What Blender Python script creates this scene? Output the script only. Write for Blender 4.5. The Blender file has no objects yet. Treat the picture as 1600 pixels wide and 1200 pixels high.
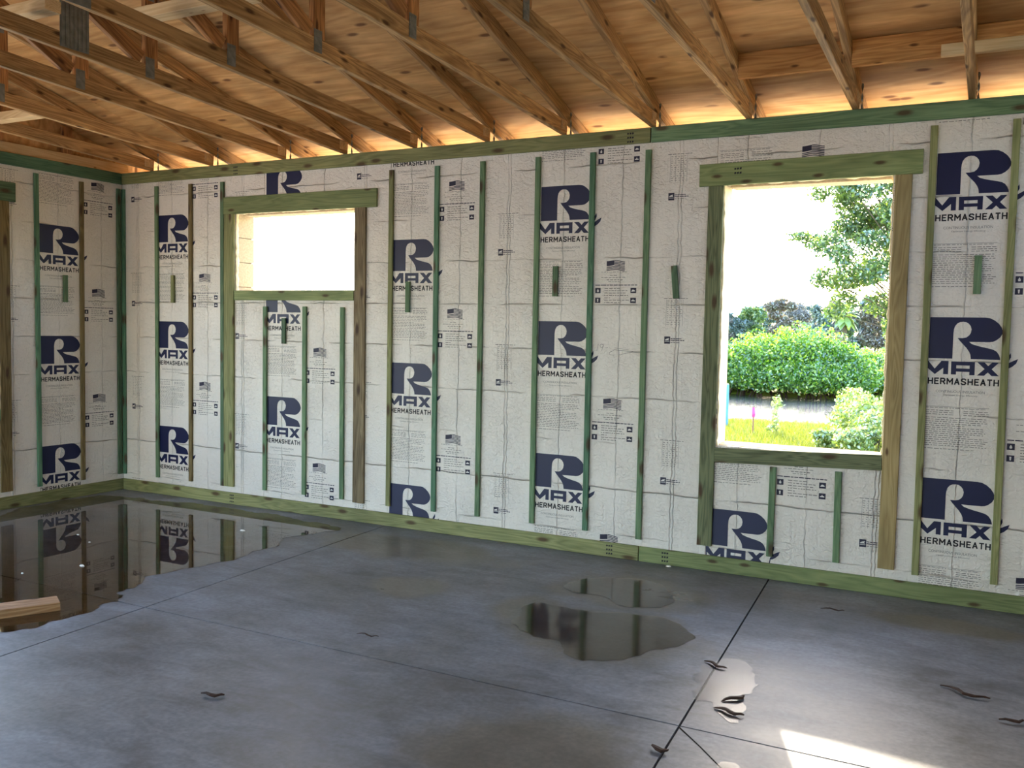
import bpy, bmesh, math, random
import numpy as np
from mathutils import Matrix, Vector

random.seed(7)
SC = bpy.context.scene
COL = SC.collection
D = bpy.data

# ------------------------------------------------------------------ camera
CAM = Vector((6.87405, -5.69179, 1.49662))
YAW, PITCH, ROLL, FPX = -0.48056, -0.05951, 0.01907, 1445.715
f_ = Vector((math.sin(YAW)*math.cos(PITCH), math.cos(YAW)*math.cos(PITCH), math.sin(PITCH)))
r_ = Vector((math.cos(YAW), -math.sin(YAW), 0))
u_ = r_.cross(f_)
r2 = r_*math.cos(ROLL) + u_*math.sin(ROLL)
u2 = -r_*math.sin(ROLL) + u_*math.cos(ROLL)
cd = D.cameras.new('camera'); cam = D.objects.new('camera', cd); COL.objects.link(cam)
cam.matrix_world = Matrix(((r2.x, u2.x, -f_.x, CAM.x), (r2.y, u2.y, -f_.y, CAM.y), (r2.z, u2.z, -f_.z, CAM.z), (0, 0, 0, 1)))
cd.sensor_width = 36; cd.lens = 36*FPX/1600; cd.clip_end = 2000; cd.clip_start = .05
SC.camera = cam

# ------------------------------------------------------------------ sky, sun, exposure
SUN = Vector((-0.338, 0.930, 0.338)).normalized()          # direction towards the sun
w = D.worlds.new('world'); SC.world = w; w.use_nodes = True
nt = w.node_tree; nt.nodes.clear()
sky = nt.nodes.new('ShaderNodeTexSky'); sky.sky_type = 'NISHITA'; sky.sun_disc = False
sky.sun_elevation = math.asin(SUN.z); sky.sun_rotation = math.atan2(SUN.x, SUN.y)
sky.dust_density = 1.3; sky.air_density = 1.0; sky.ozone_density = 1.3
bg = nt.nodes.new('ShaderNodeBackground'); bg.inputs[1].default_value = 1.0
wo = nt.nodes.new('ShaderNodeOutputWorld')
nt.links.new(sky.outputs[0], bg.inputs[0]); nt.links.new(bg.outputs[0], wo.inputs[0])
sl = D.lights.new('sun', 'SUN'); sl.energy = 9.5; sl.angle = math.radians(0.6); sl.color = (1.0, .87, .66)
so = D.objects.new('sun', sl); COL.objects.link(so)
so.rotation_euler = SUN.to_track_quat('Z', 'Y').to_euler(); so.location = (-20, 50, 25)
vs = SC.view_settings
vs.view_transform = 'Standard'; vs.look = 'None'; vs.gamma = 1; vs.use_curve_mapping = False
vs.exposure = 0.9

# ------------------------------------------------------------------ node helpers
def lin(c):
    return tuple(((v/255)/12.92 if v/255 <= .04045 else ((v/255+.055)/1.055)**2.4) for v in c)

class NB:
    def __init__(s, name):
        s.m = D.materials.new(name); s.m.use_nodes = True; s.t = s.m.node_tree
        s.t.nodes.clear(); s.out = s.t.nodes.new('ShaderNodeOutputMaterial')
    def n(s, ty, **kw):
        o = s.t.nodes.new(ty)
        for k, v in kw.items(): setattr(o, k, v)
        return o
    def l(s, a, b): s.t.links.new(a, b)
    def set(s, node, i, v):
        if hasattr(v, 'is_linked') or hasattr(v, 'links'): s.l(v, node.inputs[i])
        else: node.inputs[i].default_value = v
    def math(s, op, a, b=None, c=None, clamp=False):
        o = s.n('ShaderNodeMath', operation=op); o.use_clamp = clamp
        s.set(o, 0, a)
        if b is not None: s.set(o, 1, b)
        if c is not None: s.set(o, 2, c)
        return o.outputs[0]
    def vm(s, op, a, b=None):
        o = s.n('ShaderNodeVectorMath', operation=op); s.set(o, 0, a)
        if b is not None: s.set(o, 1, b)
        return o.outputs['Value'] if op in ('LENGTH', 'DOT_PRODUCT', 'DISTANCE') else o.outputs[0]
    def noise(s, vec, scale, detail=3, rough=.5, dist=0):
        o = s.n('ShaderNodeTexNoise'); s.l(vec, o.inputs['Vector'])
        o.inputs['Scale'].default_value = scale; o.inputs['Detail'].default_value = detail
        o.inputs['Roughness'].default_value = rough; o.inputs['Distortion'].default_value = dist
        return o.outputs[0]
    def ramp(s, fac, stops):
        o = s.n('ShaderNodeValToRGB'); s.l(fac, o.inputs[0]); e = o.color_ramp.elements
        while len(e) < len(stops): e.new(.5)
        for el, (p, c) in zip(e, stops):
            el.position = p; el.color = (c, c, c, 1) if isinstance(c, (int, float)) else (*c, 1)
        return o.outputs[0]
    def mix(s, fac, a, b, mode='MIX'):
        o = s.n('ShaderNodeMix', data_type='RGBA', blend_type=mode)
        s.set(o, 0, fac)
        for i, v in ((6, a), (7, b)):
            if isinstance(v, tuple): o.inputs[i].default_value = (*v[:3], 1)
            else: s.l(v, o.inputs[i])
        return o.outputs[2]
    def bump(s, h, strength, dist=.01, normal=None):
        o = s.n('ShaderNodeBump'); o.inputs['Strength'].default_value = strength
        o.inputs['Distance'].default_value = dist; s.l(h, o.inputs['Height'])
        if normal is not None: s.l(normal, o.inputs['Normal'])
        return o.outputs[0]
    def principled(s, color, rough=.6, spec=.5, normal=None):
        o = s.n('ShaderNodeBsdfPrincipled')
        if isinstance(color, tuple): o.inputs['Base Color'].default_value = (*color[:3], 1)
        else: s.l(color, o.inputs['Base Color'])
        s.set(o, 'Roughness', rough); s.set(o, 'Specular IOR Level', spec)
        if normal is not None: s.l(normal, o.inputs['Normal'])
        s.l(o.outputs[0], s.out.inputs[0]); return o
    def obj(s): return s.n('ShaderNodeTexCoord').outputs['Object']
    def rnd(s): return s.n('ShaderNodeObjectInfo').outputs['Random']
    def mapv(s, v, sc, loc=(0, 0, 0)):
        o = s.n('ShaderNodeMapping'); s.l(v, o.inputs[0]); o.inputs['Scale'].default_value = sc
        o.inputs['Location'].default_value = loc; return o.outputs[0]

def mat_plain(name, c, rough=.6, spec=.4, noise=.15, nscale=20):
    b = NB(name); v = b.obj()
    n = b.noise(v, nscale, 3)
    f = b.ramp(n, [(.3, 1-noise), (.7, 1+noise)])
    b.principled(b.mix(1.0, c, f, 'MULTIPLY'), rough, spec); return b.m

def mat_wood(name, a, d, knot, rough=.65, knots=.10, grain=1.0, var=.25, spec=.3):
    """lumber with the grain along local X"""
    b = NB(name); r = b.rnd()
    off = b.n('ShaderNodeCombineXYZ'); b.set(off, 0, b.math('MULTIPLY', r, 37.0)); b.set(off, 1, b.math('MULTIPLY', r, 91.0)); b.set(off, 2, b.math('MULTIPLY', r, 53.0))
    v = b.vm('ADD', b.obj(), off.outputs[0])
    fine = b.noise(b.mapv(v, (2.0, 60, 60)), 2.0, 4, .6)
    v2 = b.mapv(v, (.7, 9, 9)); big = b.noise(v2, 1.6, 2, .5, .6)
    rings = b.math('FRACT', b.math('MULTIPLY', big, 9.0))
    rings = b.math('ABSOLUTE', b.math('SUBTRACT', rings, .5))
    f = b.math('ADD', b.math('MULTIPLY', rings, .9*grain), b.math('MULTIPLY', fine, .7))
    col = b.mix(b.ramp(f, [(.25, 0.0), (.8, 1.0)]), d, a)
    vo = b.n('ShaderNodeTexVoronoi', voronoi_dimensions='2D'); vo.inputs['Scale'].default_value = 1.0
    sp = b.n('ShaderNodeSeparateXYZ'); b.l(v, sp.inputs[0]); cb = b.n('ShaderNodeCombineXYZ')
    b.set(cb, 0, b.math('MULTIPLY', sp.outputs[0], 2.4)); b.set(cb, 1, b.math('MULTIPLY', b.math('ADD', sp.outputs[1], sp.outputs[2]), 7.0))
    wv = b.vm('ADD', cb.outputs[0], b.vm('MULTIPLY', b.n('ShaderNodeTexNoise').outputs[1], (.05, .05, 0)))
    b.l(wv, vo.inputs['Vector']); vo.inputs['Randomness'].default_value = 1.0
    k = b.ramp(vo.outputs['Distance'], [(knots*.6, 1.0), (knots*1.5, 0.0)])
    col = b.mix(b.math('MULTIPLY', k, .85), col, knot)
    stain = b.ramp(b.noise(b.mapv(v, (1.2, 5, 5)), 1.3, 3), [(.30, 1-var), (.72, 1+var*.5)])
    col = b.mix(1.0, col, stain, 'MULTIPLY')
    tone = b.math('ADD', 1-var*.5, b.math('MULTIPLY', r, var))
    tc = b.n('ShaderNodeCombineColor')
    for i in range(3): b.l(tone, tc.inputs[i])
    col = b.mix(1.0, col, tc.outputs[0], 'MULTIPLY')
    b.principled(col, rough, spec, b.bump(f, .25, .004)); return b.m

# ------------------------------------------------------------------ materials
KB = lin((70, 42, 26))
M = {}
M['green'] = mat_wood('treated_green', lin((118, 144, 108)), lin((84, 112, 82)), KB)
M['emerald'] = mat_wood('treated_emerald', lin((98, 134, 106)), lin((64, 102, 78)), KB)
M['dark'] = mat_wood('treated_dark', lin((94, 118, 90)), lin((60, 84, 64)), KB)
M['olive'] = mat_wood('treated_olive', lin((148, 148, 102)), lin((112, 116, 74)), KB)
M['header'] = mat_wood('treated_header', lin((142, 152, 104)), lin((112, 126, 82)), KB, knots=.07)
M['brownolive'] = mat_wood('treated_brown', lin((134, 116, 78)), lin((92, 76, 46)), KB)
M['greygreen'] = mat_wood('treated_grey_green', lin((116, 122, 90)), lin((78, 86, 62)), KB, grain=1.4)
M['tan'] = mat_wood('treated_tan', lin((170, 150, 106)), lin((140, 120, 80)), KB, knots=.05)
M['darkbrown'] = mat_wood('treated_dark_brown', lin((138, 122, 94)), lin((96, 80, 58)), lin((54, 30, 20)), var=.4)
M['truss'] = mat_wood('truss_pine', lin((206, 164, 112)), lin((146, 108, 68)), lin((70, 36, 16)), knots=.07, var=.35)
M['post'] = mat_wood('web_pine', lin((204, 148, 94)), lin((138, 92, 56)), lin((64, 30, 14)), knots=.07, var=.3)
M['block'] = mat_wood('blocking_pine', lin((212, 158, 96)), lin((176, 118, 66)), lin((80, 40, 20)), knots=.05)
M['bleached'] = mat_wood('bleached_pine', lin((228, 200, 156)), lin((206, 172, 126)), lin((150, 100, 60)), knots=.03, var=.12)
M['scrap'] = mat_wood('scrap_pine', lin((196, 156, 112)), lin((150, 106, 66)), lin((70, 38, 22)), knots=.05)
M['steel'] = mat_plain('galvanised_plate', lin((132, 134, 130)), .55, .5, .2, 30)
M['steel'].node_tree.nodes['Principled BSDF'].inputs['Metallic'].default_value = .4
M['navy'] = mat_plain('navy_ink', lin((13, 20, 64)), .45, .4, .08, 8)
M['black'] = mat_plain('black_ink', lin((34, 32, 40)), .5, .3, .1, 10)
M['grey_ink'] = mat_plain('grey_ink', lin((126, 122, 120)), .6, .2, .1, 10)
M['icon_ink'] = mat_plain('icon_ink', lin((42, 40, 62)), .5, .3, .1, 10)
M['white_ink'] = mat_plain('white_ink', lin((220, 216, 214)), .5, .3, .05, 10)
M['pencil'] = mat_plain('pencil_mark', lin((110, 104, 104)), .6, .2, .1, 10)
M['cmu'] = mat_plain('concrete_block', lin((206, 186, 156)), .9, .1, .14, 60)
M['core'] = mat_plain('block_core', lin((188, 178, 160)), .9, .1, .1, 40)
M['foam'] = mat_plain('spray_foam', lin((236, 224, 190)), .8, .2, .12, 40)
M['stucco'] = mat_plain('exterior_render', lin((200, 196, 188)), .9, .1, .08, 20)

def mat_ply():
    b = NB('roof_plywood'); r = b.rnd()
    off = b.n('ShaderNodeCombineXYZ'); b.set(off, 0, b.math('MULTIPLY', r, 33.0)); b.set(off, 1, b.math('MULTIPLY', r, 71.0))
    v = b.vm('ADD', b.obj(), off.outputs[0])
    g = b.noise(b.mapv(v, (.9, 9, 9)), 2.4, 5, .6, .8)
    rings = b.math('ABSOLUTE', b.math('SUBTRACT', b.math('FRACT', b.math('MULTIPLY', b.noise(b.mapv(v, (.6, 3.4, 3)), 1.0, 2, .5, .5), 8.0)), .5))
    f = b.math('ADD', b.math('MULTIPLY', g, .75), b.math('MULTIPLY', rings, .5))
    col = b.mix(b.ramp(f, [(.3, 0.0), (.75, 1.0)]), lin((200, 148, 92)), lin((238, 192, 134)))
    vo = b.n('ShaderNodeTexVoronoi', voronoi_dimensions='2D'); b.l(b.mapv(v, (2.0, 5.0, 5)), vo.inputs['Vector']); vo.inputs['Scale'].default_value = 1.0
    k = b.ramp(vo.outputs['Distance'], [(.05, 1.0), (.11, 0.0)])
    few = b.ramp(b.noise(b.mapv(v, (1.1, 1.6, 1)), 2.0, 1), [(.50, 0.0), (.56, .8)])
    col = b.mix(b.math('MULTIPLY', k, few), col, lin((96, 48, 26)))
    st = b.ramp(b.noise(b.mapv(v, (1, 2.2, 1)), 1.4, 4, .6), [(.3, .62), (.65, 1.08)])
    col = b.mix(1.0, col, st, 'MULTIPLY')
    b.principled(col, .7, .25, b.bump(f, .15, .003)); return b.m
M['ply'] = mat_ply()

def mat_sheet():
    """foil-faced insulation, wrinkled facer; local X across the sheet, Z up"""
    b = NB('insulation_facer'); co = b.n('ShaderNodeTexCoord'); v = co.outputs['Object']
    sep = b.n('ShaderNodeSeparateXYZ'); b.l(v, sep.inputs[0]); x, z = sep.outputs[0], sep.outputs[2]
    wob = b.noise(b.mapv(v, (2, 1, 5)), 2.2, 3)
    n1 = b.noise(b.mapv(v, (26, 26, 40)), 1.0, 3, .55, 1.2)
    n2 = b.noise(b.mapv(v, (60, 30, 12)), 1.0, 2, .5, .6)
    wx = b.math('ADD', x, b.math('MULTIPLY', b.math('SUBTRACT', wob, .5), .035))
    def crease(c, wd):
        d = b.math('ABSOLUTE', b.math('SUBTRACT', wx, c))
        return b.math('SUBTRACT', 1.0, b.math('DIVIDE', d, wd), clamp=True)
    cr = crease(.185, .006)
    for c in (.60, .98, 1.00): cr = b.math('MAXIMUM', cr, crease(c, .006))
    wz = b.math('ADD', z, b.math('MULTIPLY', b.math('SUBTRACT', b.noise(b.mapv(v, (4, 1, 2)), 1.5, 2), .5), .03))
    hz = b.math('ABSOLUTE', b.math('SUBTRACT', b.math('FRACT', b.math('MULTIPLY', wz, 3.3)), .5))
    hz = b.math('SUBTRACT', 1.0, b.math('DIVIDE', hz, .018), clamp=True)
    patch = b.ramp(b.noise(b.mapv(v, (1.2, 1, 3)), 2.0, 2), [(.46, 0.0), (.6, 1.0)])
    hz = b.math('MULTIPLY', hz, patch)
    amp = b.ramp(b.noise(b.mapv(v, (3, 1, 2)), 1.5, 2), [(.3, .25), (.7, 1.0)])
    h = b.math('ADD', b.math('MULTIPLY', b.math('MULTIPLY', n1, amp), .8), b.math('MULTIPLY', n2, .22))
    h = b.math('ADD', h, b.math('MULTIPLY', b.math('MULTIPLY', cr, amp), .45)); h = b.math('ADD', h, b.math('MULTIPLY', hz, .5))
    lines = b.math('MAXIMUM', b.math('MULTIPLY', b.math('MULTIPLY', cr, amp), .14), b.math('MULTIPLY', hz, .08))  # shade of the creases painted into the facer colour
    col = b.mix(lines, lin((228, 221, 214)), lin((150, 146, 142)))
    b.principled(col, .34, .5, b.bump(h, 1.0, .022)); return b.m
M['sheet'] = mat_sheet()

def mat_floor():
    b = NB('wet_concrete'); co = b.n('ShaderNodeNewGeometry'); v = co.outputs['Position']
    big = b.noise(v, .9, 5, .6); mid = b.noise(v, 3.5, 5, .65); fine = b.noise(v, 45, 3)
    d = None
    blobs = [(5.22, -1.5, .56, .52), (4.72, -1.3, .26, .3), (5.05, -.72, .55, .42), (5.45, -2.85, .5, .42),
             (1.5, -1.6, 1.0, 1.2), (3.4, -.5, .9, .35), (3.9, -1.3, .3, .25), (6.7, -.45, .5, .16)]
    for cx, cy, rx, ry in blobs:
        q = b.vm('MULTIPLY', b.vm('SUBTRACT', v, (cx, cy, 0)), (1/rx, 1/ry, 0))
        le = b.vm('LENGTH', q); d = le if d is None else b.math('MINIMUM', d, le)
    edge = b.math('ADD', d, b.math('MULTIPLY', b.math('SUBTRACT', b.noise(v, 2.6, 6, .62), .5), 1.1))
    wet = b.ramp(edge, [(.62, 1.0), (1.12, 0.0)])
    wet2 = b.ramp(b.noise(v, 1.1, 6, .6, .4), [(.48, 0.0), (.70, .45)])
    wet = b.math('MAXIMUM', wet, wet2)
    tone = b.math('ADD', b.math('MULTIPLY', big, .6), b.math('MULTIPLY', mid, .4))
    scuff = b.noise(b.mapv(v, (1.3, 3.2, 1)), 2.4, 6, .68, .6)
    tone = b.math('ADD', b.math('MULTIPLY', tone, .65), b.math('MULTIPLY', scuff, .35))
    dry = b.mix(b.ramp(tone, [(.40, 0.0), (.60, 1.0)]), lin((92, 93, 98)), lin((144, 149, 160)))
    wc = b.mix(b.ramp(mid, [(.35, 0.0), (.65, 1.0)]), lin((94, 90, 84)), lin((120, 115, 108)))
    col = b.mix(wet, dry, wc)
    spk = b.ramp(fine, [(.35, .88), (.65, 1.08)])
    col = b.mix(1.0, col, spk, 'MULTIPLY')
    rough = b.math('SUBTRACT', b.ramp(tone, [(.38, .42), (.62, .60)]), b.math('MULTIPLY', wet, .16))
    b.principled(col, rough, .32, b.bump(fine, .04, .003)); return b.m
M['floor'] = mat_floor()
M['joint'] = mat_plain('saw_cut', lin((34, 32, 32)), .9, .1)

def mat_water(name, tint, ripple=0, rscale=3, rough=.015, ior=1.34):
    b = NB(name); v = b.n('ShaderNodeNewGeometry').outputs['Position']
    tr = b.n('ShaderNodeBsdfTransparent'); tr.inputs[0].default_value = (*tint, 1)
    gl = b.n('ShaderNodeBsdfGlossy'); gl.inputs['Roughness'].default_value = rough; gl.inputs[0].default_value = (1, 1, 1, 1)
    fr = b.n('ShaderNodeFresnel'); fr.inputs[0].default_value = ior
    if ripple:
        nb = b.bump(b.noise(v, rscale, 3), ripple, .01); b.l(nb, gl.inputs['Normal']); b.l(nb, fr.inputs['Normal'])
    mx = b.n('ShaderNodeMixShader'); b.l(fr.outputs[0], mx.inputs[0]); b.l(tr.outputs[0], mx.inputs[1]); b.l(gl.outputs[0], mx.inputs[2])
    b.l(mx.outputs[0], b.out.inputs[0]); return b.m
M['puddle'] = mat_water('puddle_water', (.95, .92, .87), .01, 5)
M['film'] = mat_water('thin_water_film', (.86, .83, .79), .02, 9, .10)
M['damp'] = mat_water('damp_film', (.95, .95, .95), .06, 60, .30, 1.16)

def mat_river():
    b = NB('river_water'); v = b.n('ShaderNodeNewGeometry').outputs['Position']
    h = b.noise(b.mapv(v, (.9, 2.2, 1)), 2.2, 4, .6, .3)
    b.principled(lin((52, 58, 46)), .06, .6, b.bump(h, 1.0, .22)); return b.m
M['river'] = mat_river()

def mat_leaf(name, c1, c2, c3, trans=.45, gloss=.12):
    b = NB(name); r = b.n('ShaderNodeNewGeometry').outputs['Random Per Island']
    col = b.ramp(r, [(0.0, c1), (.55, c2), (1.0, c3)])
    di = b.n('ShaderNodeBsdfDiffuse'); tl = b.n('ShaderNodeBsdfTranslucent'); gl = b.n('ShaderNodeBsdfGlossy')
    gl.inputs['Roughness'].default_value = .35; gl.inputs[0].default_value = (.9, .95, 1, 1)
    b.l(col, di.inputs[0]); b.l(b.mix(1.0, col, (1.25, 1.2, .6), 'MULTIPLY'), tl.inputs[0])
    m1 = b.n('ShaderNodeMixShader'); m1.inputs[0].default_value = trans; b.l(di.outputs[0], m1.inputs[1]); b.l(tl.outputs[0], m1.inputs[2])
    m2 = b.n('ShaderNodeMixShader'); m2.inputs[0].default_value = gloss; b.l(m1.outputs[0], m2.inputs[1]); b.l(gl.outputs[0], m2.inputs[2])
    b.l(m2.outputs[0], b.out.inputs[0]); return b.m
M['mangrove'] = mat_leaf('mangrove_leaf', lin((52, 100, 36)), lin((100, 152, 44)), lin((186, 210, 62)), .55)
M['oak'] = mat_leaf('oak_leaf', lin((54, 84, 50)), lin((92, 124, 70)), lin((150, 172, 84)))
M['fartree'] = mat_leaf('far_hazed_leaf', lin((76, 98, 96)), lin((104, 124, 116)), lin((140, 154, 136)), .25)  # distance haze put into the leaf colour
M['fargreen'] = mat_leaf('far_green_leaf', lin((80, 112, 70)), lin((118, 146, 78)), lin((160, 180, 100)), .3)
M['fargrey'] = mat_leaf('far_grey_twig', lin((110, 108, 108)), lin((142, 138, 134)), lin((176, 168, 158)), .2)
M['farred'] = mat_leaf('far_russet_leaf', lin((112, 98, 88)), lin((138, 120, 106)), lin((128, 136, 114)), .25)
M['shrub'] = mat_leaf('shrub_leaf', lin((84, 116, 50)), lin((140, 164, 78)), lin((196, 204, 140)), .4, .16)
M['grassblade'] = mat_leaf('grass_blade', lin((92, 108, 30)), lin((116, 128, 42)), lin((146, 150, 62)), .4, .05)
M['bark'] = mat_plain('bark', lin((98, 88, 76)), .9, .1, .3, 12)
M['root'] = mat_plain('mangrove_root', lin((58, 46, 38)), .9, .1, .3, 12)
def mat_lawn():
    b = NB('lawn'); v = b.n('ShaderNodeNewGeometry').outputs['Position']
    n = b.noise(v, 1.2, 5); n2 = b.noise(v, 30, 3)
    g = b.mix(b.ramp(n, [(.35, 0.0), (.65, 1.0)]), lin((96, 112, 36)), lin((122, 134, 52)))
    g = b.mix(1.0, g, b.ramp(n2, [(.3, .7), (.7, 1.15)]), 'MULTIPLY')
    b.principled(g, .9, .1, b.bump(n2, .4, .03)); return b.m
M['lawn'] = mat_lawn()
M['sand'] = mat_plain('sandy_yard', lin((212, 204, 188)), .95, .1, .1, 4)
M['bluepaint'] = mat_plain('pale_blue_paint', lin((96, 156, 196)), .5, .4, .05)
M['stake'] = mat_plain('stake_wood', lin((150, 110, 92)), .8, .2, .1)
M['pink'] = mat_plain('pink_ribbon', lin((232, 74, 140)), .5, .3, .05)
M['leaflitter'] = mat_plain('dead_leaf', lin((60, 42, 34)), .7, .3, .3, 60)
M['crumb'] = mat_plain('foam_crumb', lin((238, 236, 230)), .7, .3, .05)

# ------------------------------------------------------------------ object helpers
def tag(o, label=None, cat=None, group=None, kind=None):
    if label: o['label'] = label
    if cat: o['category'] = cat
    if group: o['group'] = group
    if kind: o['kind'] = kind
    return o
def link(o, parent=None):
    COL.objects.link(o)
    if parent is not None: o.parent = parent
    return o
def mesh(name, verts, faces, mat):
    me = D.meshes.new(name); me.from_pydata([tuple(v) for v in verts], [], faces); me.update()
    if mat: me.materials.append(M[mat] if isinstance(mat, str) else mat)
    return me
def mobj(name, verts, faces, mat, parent=None, loc=(0, 0, 0)):
    o = D.objects.new(name, mesh(name, verts, faces, mat)); o.location = loc; return link(o, parent)
def empty(name, loc=(0, 0, 0), parent=None, rz=0):
    o = D.objects.new(name, None); o.location = loc; o.rotation_euler = (0, 0, rz); o.empty_display_size = .1
    return link(o, parent)
BF = [(0, 3, 2, 1), (4, 5, 6, 7), (0, 1, 5, 4), (1, 2, 6, 5), (2, 3, 7, 6), (3, 0, 4, 7)]
def boxv(x0, x1, y0, y1, z0, z1):
    return [(x0, y0, z0), (x1, y0, z0), (x1, y1, z0), (x0, y1, z0), (x0, y0, z1), (x1, y0, z1), (x1, y1, z1), (x0, y1, z1)]
_bc = {}
def board_mesh(L, W, T, mat):
    """lumber: length L along X, thickness T along Y, width W along Z, eased edges"""
    k = (round(L, 4), round(W, 4), round(T, 4), mat)
    if k not in _bc:
        e = min(.003, T*.15)
        prof = [(-T/2+e, -W/2), (T/2-e, -W/2), (T/2, -W/2+e), (T/2, W/2-e), (T/2-e, W/2), (-T/2+e, W/2), (-T/2, W/2-e), (-T/2, -W/2+e)]
        v = [(-L/2, a, b) for a, b in prof] + [(L/2, a, b) for a, b in prof]
        f = [tuple(range(7, -1, -1)), tuple(range(8, 16))] + [(i, (i+1) % 8, 8+(i+1) % 8, 8+i) for i in range(8)]
        f = [f[0][::-1], f[1][::-1]] + [q[::-1] for q in f[2:]]
        me = mesh('board', v, f, mat); bm = bmesh.new(); bm.from_mesh(me); bmesh.ops.recalc_face_normals(bm, faces=bm.faces); bm.to_mesh(me); bm.free()
        _bc[k] = me
    return _bc[k]
def board(name, p, q, W, T, mat, parent=None, up=(0, 0, 1)):
    """lumber from centre-line point p to q; W measured along 'up', T across"""
    p = Vector(p); q = Vector(q); x = (q-p).normalized(); L = (q-p).length
    y = Vector(up).cross(x).normalized(); z = x.cross(y)
    o = D.objects.new(name, board_mesh(L, W, T, mat)); c = (p+q)/2
    o.matrix_world = Matrix(((x.x, y.x, z.x, c.x), (x.y, y.y, z.y, c.y), (x.z, y.z, z.z, c.z), (0, 0, 0, 1)))
    mw = o.matrix_world.copy(); link(o); o.matrix_basis = mw
    if parent is not None:
        o.parent = parent
        pl = Matrix.LocRotScale(parent.location, parent.rotation_euler, parent.scale)
        o.matrix_parent_inverse = pl.inverted()
    return o

# wall frames: u along the wall (to the right seen from inside), d towards the room, z up
def WB(u, d, z): return Vector((u, -d, z))
def WL(u, d, z): return Vector((d, u, z))
H = 2.79; SHEET = 1.2192; FT = .019; RT = .21

# window openings (u0, u1, z0, z1)
WIN1 = (1.335, 2.552, 1.765, 2.395)
WIN2 = (5.352, 6.322, .795, 2.412)
WIN3 = (-3.10, -1.16, .795, 2.395)  # real window; its unseen width is enlarged to let in more daylight

def rect_minus(x0, x1, z0, z1, holes):
    """cells of a rectangle minus rectangular holes"""
    xs = sorted({x0, x1, *[min(max(h[i], x0), x1) for h in holes for i in (0, 1)]})
    zs = sorted({z0, z1, *[min(max(h[i], z0), z1) for h in holes for i in (2, 3)]})
    cells = []
    for a, b in zip(xs, xs[1:]):
        for c, d in zip(zs, zs[1:]):
            mx, mz = (a+b)/2, (c+d)/2
            if not any(h[0] < mx < h[1] and h[2] < mz < h[3] for h in holes): cells.append((a, b, c, d))
    return cells
def slab_with_holes(name, x0, x1, z0, z1, y0, y1, holes, mat, parent=None, loc=(0, 0, 0)):
    bm = bmesh.new(); vc = {}
    def V(x, y, z):
        k = (round(x, 5), round(y, 5), round(z, 5))
        if k not in vc: vc[k] = bm.verts.new(k)
        return vc[k]
    cells = rect_minus(x0, x1, z0, z1, holes); S = set((round((a+b)/2, 5), round((c+d)/2, 5)) for a, b, c, d in cells)
    edges = {}
    for a, b, c, d in cells:
        bm.faces.new([V(a, y0, c), V(b, y0, c), V(b, y0, d), V(a, y0, d)])
        bm.faces.new([V(a, y1, d), V(b, y1, d), V(b, y1, c), V(a, y1, c)])
        for e in (((a, c), (b, c)), ((b, c), (b, d)), ((b, d), (a, d)), ((a, d), (a, c))):
            k = tuple(sorted(e)); edges.setdefault(k, []).append(e)
    for k, l in edges.items():
        if len(l) == 1:
            (ax, az), (bx, bz) = l[0]
            bm.faces.new([V(bx, y0, bz), V(ax, y0, az), V(ax, y1, az), V(bx, y1, bz)])
    bmesh.ops.recalc_face_normals(bm, faces=bm.faces)
    me = D.meshes.new(name); bm.to_mesh(me); bm.free(); me.materials.append(M[mat])
    o = D.objects.new(name, me); o.location = loc; return link(o, parent)

# ------------------------------------------------------------------ walls
LIGHT_DOOR4 = (-8.8, -3.7, -.02, 2.395)  # unseen opening, added so daylight can light the room
def widen(w): return (w[0]-.02, w[1]+.02, w[2], w[3])
XR, YR = 9.75, -9.8                       # far ends of the room
wall_back = slab_with_holes('wall_back', -.22, XR+.2, -.3, H, FT+.001, RT, [widen(WIN1), widen(WIN2)], 'core')
tag(wall_back, 'back wall sheathed in printed white insulation sheets with two window openings', None, None, 'structure')
wall_left = slab_with_holes('wall_left', YR, RT-.0, -.3, H, FT+.001, RT, [widen(WIN3), widen(LIGHT_DOOR4)], 'core')
wall_left.rotation_euler = (0, 0, math.pi/2)
wall_right = slab_with_holes('wall_right', YR, RT-.0, -.3, H, XR, XR+.2, [], 'core'); wall_right.rotation_euler = (0, 0, math.pi/2)  # unseen wall, put in to block daylight
wall_right.scale = (1, -1, 1); tag(wall_right, 'plain block wall on the right side of the room, added unseen to block light', None, None, 'structure')
wall_rear = slab_with_holes('wall_rear', -.2, XR+.2, -.3, H, YR-.2, YR, [(.2, 4.7, -.02, 2.4)], 'core')  # unseen wall to block rear light; its doorway is added to admit daylight
tag(wall_rear, 'unseen block wall behind the viewpoint with a wide doorway added for daylight', None, None, 'structure')
tag(wall_left, 'left wall sheathed in printed white insulation sheets meeting the back corner', None, None, 'structure')

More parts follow.
